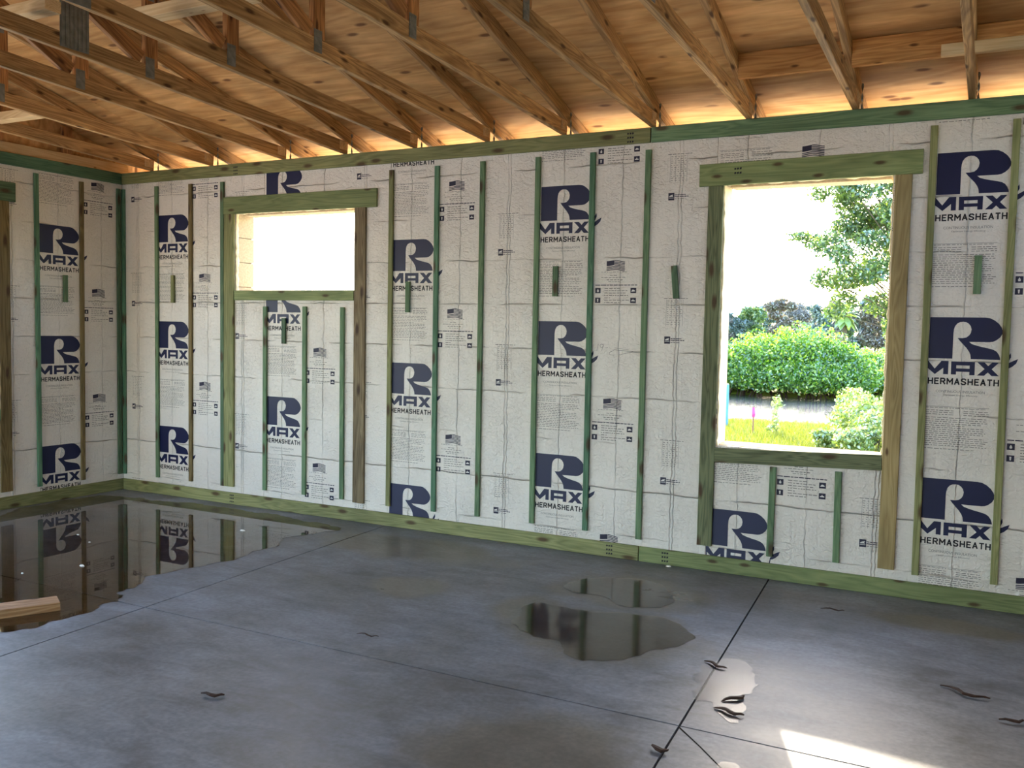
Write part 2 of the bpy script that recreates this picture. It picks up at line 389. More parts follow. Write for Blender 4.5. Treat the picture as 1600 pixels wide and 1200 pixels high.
# ---- print template (metres, origin = top left of the big letter)
PR = [(0.0, 0.0), (0.275, 0.0), (0.299, -0.003), (0.322, -0.015), (0.343, -0.033), (0.357, -0.054), (0.363, -0.073), (0.361, -0.089), (0.351, -0.107), (0.335, -0.122), (0.318, -0.131), (0.301, -0.134), (0.201, -0.134), (0.215, -0.146), (0.239, -0.154), (0.266, -0.161), (0.299, -0.168), (0.323, -0.175), (0.338, -0.185), (0.349, -0.201), (0.355, -0.218), (0.357, -0.229), (0.213, -0.229), (0.21, -0.206), (0.203, -0.189), (0.189, -0.168), (0.171, -0.148), (0.155, -0.13), (0.143, -0.114), (0.169, -0.114), (0.186, -0.11), (0.199, -0.099), (0.207, -0.085), (0.21, -0.065), (0.205, -0.047), (0.195, -0.034), (0.182, -0.026), (0.167, -0.024), (0.152, -0.026), (0.137, -0.035), (0.127, -0.05), (0.123, -0.066), (0.121, -0.085), (0.121, -0.149), (0.121, -0.229), (0.0, -0.229)]
PMAX = [[(-0.036, -0.243), (-0.001, -0.243), (0.034, -0.287), (0.067, -0.243), (0.103, -0.243), (0.103, -0.317), (0.078, -0.317), (0.078, -0.281), (0.036, -0.318), (-0.008, -0.280), (-0.008, -0.317), (-0.036, -0.317)],
        [(.117, -.244), (.235, -.244), (.235, -.265), (.117, -.265)], [(.117, -.265), (.143, -.265), (.143, -.317), (.117, -.317)],
        [(.209, -.265), (.235, -.265), (.235, -.317), (.209, -.317)], [(.143, -.282), (.209, -.282), (.209, -.300), (.143, -.300)],
        [(.246, -.244), (.281, -.244), (.3005, -.264), (.3195, -.244), (.352, -.244), (.318, -.281), (.354, -.318), (.318, -.318), (.3, -.299), (.282, -.318), (.247, -.318), (.283, -.281)]]
PLEAF = [[(.385, -.272), (.398, -.245), (.420, -.232), (.442, -.221), (.434, -.246), (.416, -.264), (.395, -.276)],
         [(.383, -.250), (.385, -.225), (.398, -.203), (.406, -.190), (.408, -.212), (.398, -.235)],
         [(.374, -.318), (.380, -.290), (.385, -.262), (.391, -.264), (.386, -.292), (.381, -.318)]]
def rc(x0, x1, z0, z1): return [(x0, z0), (x1, z0), (x1, z1), (x0, z1)]
def text_polys(s, x0, x1, zbase, height, offset=0.0):
    cu = D.curves.new('t', 'FONT'); cu.body = s; cu.offset = offset; cu.resolution_u = 3
    o = D.objects.new('t', cu); COL.objects.link(o)
    dg = bpy.context.evaluated_depsgraph_get(); me = o.evaluated_get(dg).to_mesh()
    P = [(v.co.x, v.co.y) for v in me.vertices]; F = [tuple(p.vertices) for p in me.polygons]
    mnx = min(p[0] for p in P); mxx = max(p[0] for p in P); mny = min(p[1] for p in P); mxy = max(p[1] for p in P)
    sx = (x1-x0)/(mxx-mnx); sz = height/(mxy-mny)
    P = [(x0+(a-mnx)*sx, zbase+(b-mny)*sz) for a, b in P]
    o.evaluated_get(dg).to_mesh_clear(); D.objects.remove(o); D.curves.remove(cu)
    return [[P[i] for i in f] for f in F]
rw = random.Random(3)
def words(x0, x1, z, h=.0035, wl=(.008, .028), gap=.006):
    out = []; x = x0
    while x < x1-.006:
        e = min(x1, x+rw.uniform(*wl)); out.append(rc(x, e, z-h/2, z+h/2)); x = e+gap
    return out
LOGO = [PR]+PMAX+PLEAF
GLYPH = {'T': [[(0, 1), (1, 1)], [(.5, 1), (.5, 0)]], 'H': [[(0, 0), (0, 1)], [(1, 0), (1, 1)], [(0, .5), (1, .5)]], 'E': [[(1, 1), (0, 1), (0, 0), (1, 0)], [(0, .52), (.85, .52)]],
         'R': [[(0, 0), (0, 1), (.7, 1), (.96, .88), (.96, .62), (.7, .48), (0, .48)], [(.55, .48), (1, 0)]], 'M': [[(0, 0), (0, 1), (.5, .36), (1, 1), (1, 0)]],
         'A': [[(0, 0), (.5, 1), (1, 0)], [(.2, .3), (.8, .3)]], 'S': [[(1, .85), (.75, 1), (.25, 1), (0, .82), (.1, .62), (.9, .40), (1, .2), (.75, 0), (.25, 0), (0, .15)]]}
def lettering(txt, x0, x1, zb, h, t):
    """block capitals drawn as strokes of width t"""
    wid = {'M': 1.25, 'T': .9, 'E': .85}; tot = sum(wid.get(c, 1) for c in txt); gap = t*1.75
    u = ((x1-x0)-gap*(len(txt)-1)-t)/tot; x = x0+t/2; out = []
    for c in txt:
        w_ = u*wid.get(c, 1)
        for pl in GLYPH[c]:
            P = [Vector((x+a*w_, zb+t/2+b*(h-t))) for a, b in pl]
            for p, q in zip(P, P[1:]):
                d = (q-p).normalized()*t/2; n = Vector((-d.y, d.x)); p2, q2 = p-d*.8, q+d*.8
                out.append([tuple(p2-n), tuple(q2-n), tuple(q2+n), tuple(p2+n)])
        x += w_+gap
    return out
NAME = lettering('THERMASHEATH', -.030, .357, -.374, .037, .0072)
FINE = text_polys('CONTINUOUS INSULATION', .045, .290, -.419, .014) + text_polys('Optimum Energy Efficiency', .085, .255, -.439, .011)
FINE += [rc(-.005, .315, -.4995, -.4975)]
FINE += words(.0, .30, -.505, .003)
for k in range(3):
    FINE += words(.0, .14, -.520-k*.011) + words(.19, .315, -.520-k*.011)
for k in range(15):
    if k in (4, 9): FINE += words(.0, rw.uniform(.12, .25), -.560-k*.0112); continue
    FINE += words(.0, rw.uniform(.28, .318), -.560-k*.0112, .0035)
FINE += words(.0, .25, -.735)
# second column: flag caption and comfort list
FINE += words(.45, .63, -.578, .003) + words(.51, .57, -.600, .004) + words(.45, .63, -.613, .0035) + words(.49, .60, -.629, .005) + words(.50, .58, -.641, .0035)
for k, wd in enumerate((.11, .16, .15, .165, .05, .18, .11)): FINE += words(.475, .475+wd, -.684-k*.0155, .0045)
FINE2 = words(.41, .70, -.663, .0055, (.015, .04), .004)
# third column: table and small mark
for k in range(12):
    FINE += words(.905, 1.005, -.765-k*.0135, .003, (.004, .016), .012)
FINE += words(.885, 1.04, -.750, .004)
for x in (.900, .935, .97, 1.008): FINE.append(rc(x, x+.0015, -.925, -.757))
FINE2 += words(.934, 1.005, -.099, .005, (.01, .03), .003) + words(.934, 1.024, -.110, .005, (.01, .03), .003) + words(.934, 1.005, -.124, .003)
ICON = [rc(.893, .932, -.132, -.086), rc(.410, .448, -.716, -.681), rc(.656, .695, -.716, -.681), rc(.410, .448, -.780, -.745), rc(.656, .695, -.780, -.745)]
ICONW = [[(.429, -.687), (.436, -.700), (.434, -.708), (.424, -.708), (.422, -.700)], [(.424, -.753), (.434, -.753), (.432, -.773), (.426, -.773)],
         [(.662, -.703), (.672, -.692), (.684, -.697), (.689, -.704), (.664, -.706)], [(.663, -.768), (.688, -.768), (.688, -.763), (.678, -.760), (.675, -.752), (.672, -.760), (.663, -.763)],
         [(.898, -.106), (.912, -.099), (.926, -.096), (.920, -.104), (.926, -.110), (.900, -.112)], rc(.897, .928, -.119, -.116)]
def fl(x, z): # waving flag
    t = (x-.486)/.127
    return (x, z + .006*math.sin(t*6.0-1.2)*(.4+.6*t))
FLAG = []
def band(x0, x1, za, zb, n=10):
    xs = [x0+(x1-x0)*i/n for i in range(n+1)]
    for a, b in zip(xs, xs[1:]): FLAG.append([fl(a, za), fl(b, za), fl(b, zb), fl(a, zb)])
band(.486, .540, -.537, -.505, 5)
for k in range(7):
    z1 = -.505-k*.0096; band(.541 if k < 4 else .486, .613, z1-.0052, z1)

def clip_mesh(polys, du, dz, umin, umax, zmin, zmax, holes):
    bm = bmesh.new()
    for p in polys:
        try: bm.faces.new([bm.verts.new((a+du, 0, b+dz)) for a, b in p])
        except ValueError: pass
    us = [v.co.x for v in bm.verts]; zs = [v.co.z for v in bm.verts]
    if max(us) < umin or min(us) > umax or max(zs) < zmin or min(zs) > zmax: bm.free(); return None
    def cut(co, no, outer=False):
        g = bm.verts[:]+bm.edges[:]+bm.faces[:]
        bmesh.ops.bisect_plane(bm, geom=g, plane_co=co, plane_no=no, clear_outer=outer)
    if max(us) > umax: cut((umax, 0, 0), (1, 0, 0), True)
    if min(us) < umin: cut((umin, 0, 0), (-1, 0, 0), True)
    if max(zs) > zmax: cut((0, 0, zmax), (0, 0, 1), True)
    if min(zs) < zmin: cut((0, 0, zmin), (0, 0, -1), True)
    for h in holes:
        if max(us) < h[0] or min(us) > h[1] or max(zs) < h[2] or min(zs) > h[3]: continue
        for co, no in (((h[0], 0, 0), (1, 0, 0)), ((h[1], 0, 0), (1, 0, 0)), ((0, 0, h[2]), (0, 0, 1)), ((0, 0, h[3]), (0, 0, 1))): cut(co, no)
        kill = [f for f in bm.faces if h[0] < f.calc_center_median().x < h[1] and h[2] < f.calc_center_median().z < h[3]]
        bmesh.ops.delete(bm, geom=kill, context='FACES')
    if not bm.faces: bm.free(); return None
    for f in bm.faces:
        f.normal_update()
        if f.normal.y > 0: f.normal_flip()
    return bm
def print_part(name, polys, mat, panel, x0, umin, umax, holes, du, dz, lift):
    bm = clip_mesh(polys, du, dz, umin, umax, .02, H-.02, holes)
    if bm is None: return
    me = D.meshes.new(name); bm.to_mesh(me); bm.free(); me.materials.append(M[mat])
    o = D.objects.new(name, me); o.location = (0, -lift, 0); link(o, panel)
    return o
def sheets(wall, u0s, rtops, ulim, holes):
    for u0, rt in zip(u0s, rtops):
        a, b = max(u0, ulim[0]), min(u0+SHEET, ulim[1])
        if b <= a: continue
        hl = [(h[0]-u0, h[1]-u0, h[2], h[3]) for h in holes if h[1] > a and h[0] < b]
        p = slab_with_holes('insulation_sheet', a-u0+.001, b-u0-.001, .0, H, 0, FT, hl, 'sheet', wall, (u0, 0, 0))
        k = rt
        while k < H+.9: k += .905
        while k > -.1:
            ar = (a-u0+.002, b-u0-.002, hl)
            for nm, po, mt, li in (('logo_print', LOGO, 'navy', .0006), ('name_print', NAME, 'black', .0006), ('fine_print', FINE, 'grey_ink', .0005),
                                   ('heading_print', FINE2, 'icon_ink', .0005), ('icon_print', ICON, 'icon_ink', .0006), ('icon_symbol', ICONW, 'white_ink', .0010), ('flag_print', FLAG, 'icon_ink', .0006)):
                o = print_part(nm, po, mt, p, u0, ar[0], ar[1], ar[2], .018, k, li)
                if o is not None:
                    o['label'] = {'logo_print': 'navy R MAX logo print with leaf', 'name_print': 'black THERMASHEATH lettering', 'fine_print': 'grey small print and table',
                                  'heading_print': 'dark small heading lines', 'icon_print': 'dark square icons', 'icon_symbol': 'white icon symbols', 'flag_print': 'dark striped flag print'}[nm]
            k -= .905
sheets(wall_back, [-.792, .427, 1.648, 2.868, 4.086, 5.306, 6.524, 7.743, 8.962], [.86, .599, .917, .325, .648, .396, .702, .5, .3], (0, XR), [WIN1, WIN2])
sheets(wall_left, [-.817-SHEET*k for k in range(8)], [.462, .70, .3, .8, .5, .2, .6, .4], (YR, -.001), [WIN3, LIGHT_DOOR4])

# pencilled note on a sheet
pn = bmesh.new()
def stroke(bm, pts, wd=.0022):
    for (a, b), (c, d) in zip(pts, pts[1:]):
        v = Vector((c-a, d-b)); n = Vector((-v.y, v.x)).normalized()*wd/2
        bm.faces.new([bm.verts.new(q) for q in ((a-n.x, 0, b-n.y), (c-n.x, 0, d-n.y), (c+n.x, 0, d+n.y), (a+n.x, 0, b+n.y))])
stroke(pn, [(4.545, 1.409), (4.536, 1.362)])
stroke(pn, [(4.580, 1.402), (4.566, 1.408), (4.556, 1.396), (4.566, 1.384), (4.580, 1.392), (4.581, 1.406), (4.570, 1.362)])
stroke(pn, [(4.596, 1.383), (4.614, 1.384)])
stroke(pn, [(4.632, 1.356), (4.660, 1.372), (4.792, 1.364), (4.690, 1.340)])
stroke(pn, [(4.640, 1.362), (4.622, 1.352), (4.630, 1.338), (4.660, 1.337)])
stroke(pn, [(4.66, 1.385), (4.70, 1.381), (4.76, 1.374)], .0015)
me = D.meshes.new('pencil_note'); pn.to_mesh(me); pn.free(); me.materials.append(M['pencil'])
o = D.objects.new('pencil_note', me); o.location = (0, -.0008, 0); link(o, wall_back); o['label'] = 'pencilled number and arrow'

# ---- block reveals in the openings
def reveal(win, wall, sides, zc=.2, name='concrete_block', mt='cmu'):
    u0, u1, z0, z1 = win
    for sd in sides:
        z = z0
        while z < z1-.005:
            ze = min(z1, (math.floor(z/zc+1e-4)+1)*zc)
            a, b = (u0-.019, u0) if sd == 'l' else (u1, u1+.019)
            mobj(name, boxv(a, b, FT+.004, RT+.002, z+.002, ze-.003), BF, mt, wall)
            z = ze
reveal(WIN1, wall_back, 'lr'); reveal(WIN2, wall_back, 'lr', 9, 'foam_lining', 'foam'); reveal(WIN3, wall_left, 'lr'); reveal(LIGHT_DOOR4, wall_left, 'lr')
def bead(win, wall, seed):
    """rough line of spray foam round the inner edge of an opening"""
    r = random.Random(seed); u0, u1, z0, z1 = win
    v, f = [], []
    def run(p, q, nrm):
        n = max(8, int((Vector(q)-Vector(p)).length/.03)); base = len(v)
        for i in range(n+1):
            c = Vector(p).lerp(Vector(q), i/n); w = .004+r.uniform(0, .010); dpt = .03+r.uniform(0, .02)
            nn = Vector(nrm)
            for a, b in ((0, .002), (w*.8, .004), (w, dpt*.5), (0, dpt)):
                pt = c+nn*a; v.append((pt.x, b, pt.z))
        for i in range(n):
            for j in range(3): f.append((base+i*4+j, base+i*4+j+1, base+i*4+j+5, base+i*4+j+4))
    run((u0, 0, z0), (u0, 0, z1), (1, 0, 0)); run((u0, 0, z1), (u1, 0, z1), (0, 0, -1)); run((u1, 0, z1), (u1, 0, z0), (-1, 0, 0))
    o = mobj('foam_bead', v, f, 'foam', wall); o['label'] = 'rough yellowish foam edge'
    return o
bead(WIN1, wall_back, 1); bead(WIN2, wall_back, 2); bead(WIN3, wall_left, 3)
# pale lintel underside and sill cap of each opening
for win, wl in ((WIN1, wall_back), (WIN2, wall_back), (WIN3, wall_left)):
    u0, u1, z0, z1 = win
    mobj('lintel', boxv(u0+.02, u1-.02, FT+.05, RT+.002, z1-.016, z1+.002), BF, 'cmu', wl)
    mobj('sill_cap', boxv(u0+.001, u1-.001, FT+.004, RT+.03, z0-.012, z0+.004), BF, 'cmu', wl)

# ---- framing boards round the openings
def quad_board(name, pts, mat, W, parent, t=FT):
    """board between two end mid-points on the wall face given as (u,z) end centres and width"""
    (a, b), wd, ver = pts
    up = (0, 0, 1) if not ver else ((1, 0, 0) if W is WB else (0, 1, 0))
    return board(name, W(a[0], t/2, a[1]), W(b[0], t/2, b[1]), wd, t, mat, parent, up)
def window_frame(idx, W, loc, label, specs):
    e = empty('window_%d' % idx, loc); tag(e, label, None, None, 'structure')
    for nm, pts, mat in specs: quad_board(nm, pts, mat, W, e)
    return e
w1 = window_frame(1, WB, (1.94, 0, 1.7), 'small high window opening framed in green treated boards on the back wall', [
    ('header_board', (((1.222, 2.456), (2.752, 2.452)), .138, 0), 'header'),
    ('sill_board', (((1.340, 1.727), (2.548, 1.727)), .078, 0), 'header'),
    ('jamb_board', (((1.278, .146), (1.278, 2.386)), .108, 1), 'olive'),
    ('jamb_board', (((2.605, .146), (2.602, 2.384)), .104, 1), 'darkbrown')])
w2 = window_frame(2, WB, (5.84, 0, .75), 'large window opening with river view framed in treated boards', [
    ('header_board', (((5.200, 2.466), (6.470, 2.473)), .135, 0), 'header'),
    ('sill_board', (((5.349, .735), (6.321, .768)), .090, 0), 'greygreen'),
    ('jamb_board', (((5.300, .158), (5.306, 2.397)), .094, 1), 'greygreen'),
    ('jamb_board', (((6.367, .155), (6.374, 2.404)), .090, 1), 'tan')])
w3 = window_frame(3, WL, (0, -2.13, .75), 'left wall window opening at the picture edge with dark green header', [
    ('header_board', (((-3.25, 2.488), (-1.012, 2.488)), .148, 0), 'dark'),
    ('sill_board', (((-3.10, .75), (-1.16, .75)), .090, 0), 'green'),
    ('jamb_board', (((-1.112, .138), (-1.112, 2.412)), .095, 1), 'brownolive'),
    ('jamb_board', (((-3.15, .138), (-3.15, 2.412)), .095, 1), 'brownolive')])

# ---- plates
def stamp(parent, W, u, z, n=3):
    r = random.Random(int(u*1000)); bm = bmesh.new()
    for k in range(n):
        for j in range(3):
            a = u-.022+j*.016; c = z+.026-k*.026
            pts = [W(a+.001*k, FT+.0008, c), W(a+.012, FT+.0008, c+r.uniform(-.002, .002)), W(a+.012, FT+.0008, c-.010), W(a, FT+.0008, c-.012)]
            bm.faces.new([bm.verts.new(q) for q in pts[::-1]])
    me = D.meshes.new('grade_stamp'); bm.to_mesh(me); bm.free(); me.materials.append(M['black'])
    o = D.objects.new('grade_stamp', me); link(o); o.parent = parent
    o.matrix_parent_inverse = Matrix.LocRotScale(parent.location, parent.rotation_euler, parent.scale).inverted()
    o['label'] = 'black ink grade stamp'
def plate(name, W, segs, zc, wd, label):
    e = empty(name, W(segs[0][0], 0, zc)); tag(e, label, None, None, 'structure')
    for a, b, mat in segs: board('plate_board', W(a+.001, FT/2, zc), W(b-.001, FT/2, zc), wd, FT, mat, e)
    return e
tb = plate('trim_1', WB, [(.020, 4.872, 'olive'), (4.878, 9.7, 'green')], 2.7425, .095, 'treated top plate board along the head of the back wall')
tl = plate('trim_2', WL, [(-4.6, -.001, 'emerald'), (-9.4, -4.602, 'green')], 2.7425, .095, 'dark green top plate board along the head of the left wall')
bb = plate('baseboard_back', WB, [(.020, 4.866, 'olive'), (4.872, 9.7, 'header')], .049, .097, 'green treated base plate board along the foot of the back wall')
bl = plate('baseboard_left', WL, [(-4.6, -.001, 'olive'), (-9.4, -4.602, 'green')], .049, .097, 'green treated base plate board along the foot of the left wall')
stamp(tb, WB, 1.354, 2.74); stamp(tb, WB, 4.739, 2.74); stamp(bb, WB, 1.316, .056); stamp(bb, WB, 4.666, .056); stamp(bb, WB, 5.049, .056)
stamp(w2, WB, 5.438, 2.475, 2)

# ---- furring strips (u, z0, z1, material, label)
SB = [(.030, .142, 2.652, 'emerald', 'dark green furring strip tight in the corner on the back wall'),
      (.442, .145, 2.657, 'green', 'narrow green furring strip left of the first logo column on the back wall'),
      (.841, .147, 2.655, 'brownolive', 'brownish furring strip right of the first logo column on the back wall'),
      (1.204, .145, 2.652, 'dark', 'dark green furring strip beside the left jamb of the small window'),
      (1.666, .152, 1.638, 'green', 'short-height furring strip under the small window, leftmost of three'),
      (2.072, .156, 1.640, 'green', 'short-height furring strip under the small window, middle of three'),
      (2.442, .159, 1.637, 'green', 'short-height furring strip under the small window, rightmost of three'),
      (2.881, .151, 2.645, 'olive', 'olive furring strip first right of the small window'),
      (3.279, .153, 2.650, 'emerald', 'deep green furring strip second right of the small window'),
      (3.651, .159, 2.657, 'green', 'furring strip third right of the small window'),
      (4.083, .160, 2.658, 'green', 'furring strip left of the logo column midway between the windows'),
      (4.482, .156, 2.660, 'emerald', 'emerald furring strip right of the logo column midway between the windows'),
      (4.862, .143, 2.650, 'green', 'knotty green furring strip nearest the left side of the large window'),
      (5.708, .140, .690, 'green', 'short furring strip under the large window, right of the logo'),
      (6.090, .155, .695, 'green', 'short furring strip under the large window, right of the square icons'),
      (6.522, .142, 2.664, 'olive', 'knotty olive furring strip right of the large window'),
      (6.922, .145, 2.666, 'olive', 'furring strip at the right edge of the picture'),
      (7.300, .145, 2.66, 'green', 'furring strip beyond the right edge of the picture'),
      (7.74, .145, 2.66, 'olive', 'second furring strip beyond the right edge of the picture')]
SLs = [(-.046, .141, 2.654, 'dark', 'dark green furring strip tight in the corner on the left wall'),
       (-.418, .138, 2.660, 'brownolive', 'brownish furring strip right of the logo column on the left wall'),
       (-.828, .139, 2.666, 'emerald', 'dark green furring strip left of the logo column on the left wall')]
for W, lst, grp in ((WB, SB, 'furring strips on the back wall'), (WL, SLs, 'furring strips on the left wall')):
    for u, z0, z1, mt, lb in lst:
        up = (1, 0, 0) if W is WB else (0, 1, 0)
        lean = random.uniform(-.003, .003)
        o = board('furring_strip', W(u-lean, FT/2+.0005, z0), W(u+lean, FT/2+.0005, z1), .038, FT, mt, None, up)
        tag(o, lb, 'furring strip', grp)
BL = [(WB, .634, 1.664, 1.897, .0, 'olive', 'short wood block on the first logo column of the back wall'),
      (WB, 1.862, 1.345, 1.547, 0, 'dark', 'short green wood block under the small window'),
      (WB, 3.038, 1.603, 1.827, 0, 'green', 'short wood block on the logo column right of the small window'),
      (WB, 4.227, 1.721, 1.922, 0, 'dark', 'short dark wood block on the logo column between the windows'),
      (WB, 5.061, 1.709, 1.914, .010, 'dark', 'tilted short wood block left of the large window'),
      (WB, 6.769, 1.736, 1.945, .0, 'green', 'short wood block right of the large window'),
      (WL, -.576, 1.648, 1.871, 0, 'green', 'short wood block over the logo on the left wall')]
for W, u, z0, z1, ln, mt, lb in BL:
    o = board('wood_block', W(u+ln, FT/2+.0025, z0), W(u-ln, FT/2+.0025, z1), .038, FT, mt, None, (1, 0, 0) if W is WB else (0, 1, 0))
    tag(o, lb, 'wood block', 'short nailing blocks on the walls')

# ------------------------------------------------------------------ floor
floor = mobj('floor', boxv(-.2, XR+.2, YR-.2, RT-.01, -.30, -.012), BF, 'joint')
tag(floor, 'damp grey concrete slab floor with saw-cut joints', None, None, 'structure')
def jx(k, y): # joint lines, slightly out of square
    if k == 1: return 2.863 + (y+.03)*(2.973-2.863)/(-2.31+.03)
    if k == 2: return 5.712 + (y+.06)*(5.872-5.712)/(-2.353+.06)
    if k == 0: return -.1
    if k == 3: return 8.80 + y*-.06
    return XR+.1
ys = [RT-.02, -2.335, -5.2, -8.1, YR]
G = .0045
for i in range(4):
    for j in range(4):
        ya, yb = ys[j]-G, ys[j+1]+G
        v = [(jx(i, yb)+G, yb), (jx(i+1, yb)-G, yb), (jx(i+1, ya)-G, ya), (jx(i, ya)+G, ya)]
        vv = [(x, y, -.0125) for x, y in v]+[(x, y, 0) for x, y in v]
        mobj('concrete_slab', vv, BF, 'floor', floor)
crack = mobj('floor_crack', [(5.874, -2.343, .0006), (5.992, -2.468, .0006), (6.095, -2.585, .0006), (6.30, -2.84, .0006), (6.297, -2.843, .0006), (6.090, -2.589, .0006), (5.987, -2.472, .0006), (5.868, -2.349, .0006)],
             [(0, 1, 6, 7), (1, 2, 5, 6), (2, 3, 4, 5)], 'joint', floor)

def chaikin(p, n=2, jit=0, seed=1):
    r = random.Random(seed)
    for k in range(n):
        q = []
        for a, b in zip(p, p[1:]+p[:1]):
            q += [(a[0]*.75+b[0]*.25, a[1]*.75+b[1]*.25), (a[0]*.25+b[0]*.75, a[1]*.25+b[1]*.75)]
        p = [(x+r.uniform(-jit, jit)*(.6**k), y+r.uniform(-jit, jit)*(.6**k)) for x, y in q]
    return p
def puddle(pts, label, jit=.02, seed=1, mt='puddle'):
    p = chaikin(pts, 2); q = []
    for a, b in zip(p, p[1:]+p[:1]):
        m = max(1, int(math.hypot(b[0]-a[0], b[1]-a[1])/.02))
        q += [(a[0]+(b[0]-a[0])*k/m, a[1]+(b[1]-a[1])*k/m) for k in range(m)]
    p = []
    for x, y in q:
        sn = lambda f, a, c: math.sin(f*x+1.3*a*seed+1.7*math.sin(f*.8*y+a))*math.cos(f*1.1*y+c*seed+1.3*math.sin(f*.7*x))
        p.append((x+jit*(sn(9, 1, 2)+.6*sn(23, 3, 1)+.35*sn(61, 2, 5)), y+jit*(sn(8, 4, 3)+.6*sn(27, 2, 4)+.35*sn(57, 5, 1))))
    o = mobj('puddle', [(x, y, .002) for x, y in p], [tuple(range(len(p)))], mt)
    bm = bmesh.new(); bm.from_mesh(o.data)
    if sum(f.calc_area()*0+f.normal.z for f in bm.faces) < 0: bmesh.ops.reverse_faces(bm, faces=bm.faces)
    bm.to_mesh(o.data); bm.free()
    tag(o, label, 'puddle', 'rain puddles on the slab')
puddle([(.35, -1.6), (.06, -1.1), (.05, -.5), (.16, -.30), (.55, -.22), (1.1, -.17), (1.7, -.16), (2.3, -.19), (2.72, -.26), (2.62, -.50), (2.52, -.72), (2.62, -.92), (2.60, -1.20), (2.66, -1.45), (2.50, -1.72), (2.52, -1.95), (2.60, -2.12), (2.74, -2.30), (2.80, -2.62), (2.74, -2.98), (2.3, -3.6), (1.2, -3.5), (.6, -2.6)],
       'large rain puddle mirroring the corner of the walls', .03, 4)
puddle([(4.673, -.812), (4.714, -.625), (4.847, -.492), (5.063, -.41), (5.283, -.595), (5.357, -.769), (5.289, -.949), (5.1, -1.036), (5.02, -.93), (4.93, -.86), (4.80, -.92)],
       'small oval puddle on the slab left of the large window', .02, 5, 'film')
puddle([(5.80, -1.75), (5.80, -1.50), (5.93, -1.47), (6.00, -1.62), (6.04, -1.80), (6.03, -1.92), (6.06, -2.06), (6.04, -2.19), (5.97, -2.17), (5.93, -2.05), (5.85, -2.08)],
       'small bright puddle on the slab holding two dead leaves', .03, 6, 'damp')
puddle([(4.66, -1.34), (4.73, -1.18), (4.93, -1.2), (5.15, -1.16), (5.41, -1.08), (5.58, -1.18), (5.64, -1.32), (5.60, -1.50), (5.50, -1.66), (5.40, -1.84), (5.2, -1.9), (5.06, -1.7), (4.85, -1.72)],
       'shallow brown puddle in the middle of the slab', .022, 8, 'film')
puddle([(6.08, -2.56), (6.14, -2.53), (6.20, -2.62), (6.30, -2.78), (6.22, -2.80), (6.12, -2.68)], 'tiny puddle along the floor crack at the bottom edge', .008, 9, 'damp')

# ------------------------------------------------------------------ roof deck
SL, Z0 = .265, 2.985                       # slope, underside height above the wall face
RIDGE = -4.9
def deck(y): return Z0 - SL*y if y > RIDGE else Z0 - SL*RIDGE - SL*(RIDGE-y)
ceiling = empty('ceiling', (4.8, RIDGE, deck(RIDGE))); tag(ceiling, 'plywood roof deck above open timber trusses', None, None, 'structure')
def on_ceiling(o):
    o.parent = ceiling; o.matrix_parent_inverse = Matrix.Translation(ceiling.location).inverted(); return o
ca = math.atan(SL)
for side in (0, 1):
    row = 0; s = .62
    edges = [.62, -.36, -1.545, -2.73, -3.915, RIDGE]
    for a, b in zip(edges, edges[1:]):
        off = (row % 2)*1.22; x = -.62-off; row += 1
        while x < XR+.6:
            xa, xb = max(x, -.62)+.0015, min(x+2.44, XR+.6)-.0015
            if xb-xa > .05:
                L, Wd = xb-xa, (a-b)/math.cos(ca)-.003
                o = D.objects.new('plywood_sheet', mesh('plywood_sheet', boxv(-L/2, L/2, -Wd/2, Wd/2, 0, .015), BF, 'ply'))
                cy = (a+b)/2; o.location = ((xa+xb)/2, cy if side == 0 else 2*RIDGE-cy, deck(cy))
                o.rotation_euler = (-ca if side == 0 else ca, 0, 0)
                link(o); on_ceiling(o)
            x += 2.44
for yy in (.60, 2*RIDGE-.60):
    on_ceiling(board('fascia_board', (-.6, yy, Z0-SL*.62-.075), (XR+.6, yy, Z0-SL*.62-.075), .14, .038, 'block'))

# ------------------------------------------------------------------ trusses
BS = .052                                   # gentle rise of the bottom chords
def bchord(y): return H+.002+.0445 + (-y*BS if y > RIDGE else (y-2*RIDGE)*BS)
CW, CT = .089, .038
def plate_box(name, parent, x, y, z, wy, wz, mat='steel', ribs=0, rot=0):
    """toothed connector plate pressed on the +x face"""
    v = boxv(0, .0025, -wy/2, wy/2, -wz/2, wz/2); f = list(BF)
    n = ribs or max(2, int(wz/.022))
    for k in range(n):
        b = len(v)
        if ribs:
            c = -wy/2+(k+.5)*wy/n; v += boxv(.0025, .006, c-wy/n*.22, c+wy/n*.22, -wz/2+.004, wz/2-.004)
        else:
            c = -wz/2+(k+.5)*wz/n; v += boxv(.0025, .0045, -wy/2+.004, wy/2-.004, c-.004, c+.004)
        f += [tuple(i+b for i in q) for q in BF]
    o = mobj(name, v, f, mat, None); o.location = (x, y, z); o.rotation_euler = (rot, 0, 0)
    o.parent = parent; o.matrix_parent_inverse = parent.matrix_basis.inverted(); return o
TX = [.38, 1.075, 1.85, 2.45, 3.08, 3.68, 4.265, 4.885, 5.49, 6.10, 6.70, 7.31, 7.92, 8.53, 9.14]
TLAB = ['roof truss nearest the left wall corner', 'second roof truss from the left wall', 'third roof truss from the left wall', 'fourth roof truss from the left wall carrying a large ribbed metal plate',
        'fifth roof truss from the left wall with a wide splice plate', 'sixth roof truss from the left wall', 'seventh roof truss from the left wall', 'eighth roof truss from the left wall above the plate joint',
        'roof truss ending above the left side of the large window', 'roof truss ending above the right half of the large window', 'roof truss nearest the right edge of the picture',
        'first roof truss beyond the right edge of the picture', 'second roof truss beyond the right edge of the picture', 'third roof truss beyond the right edge of the picture', 'fourth roof truss beyond the right edge of the picture']
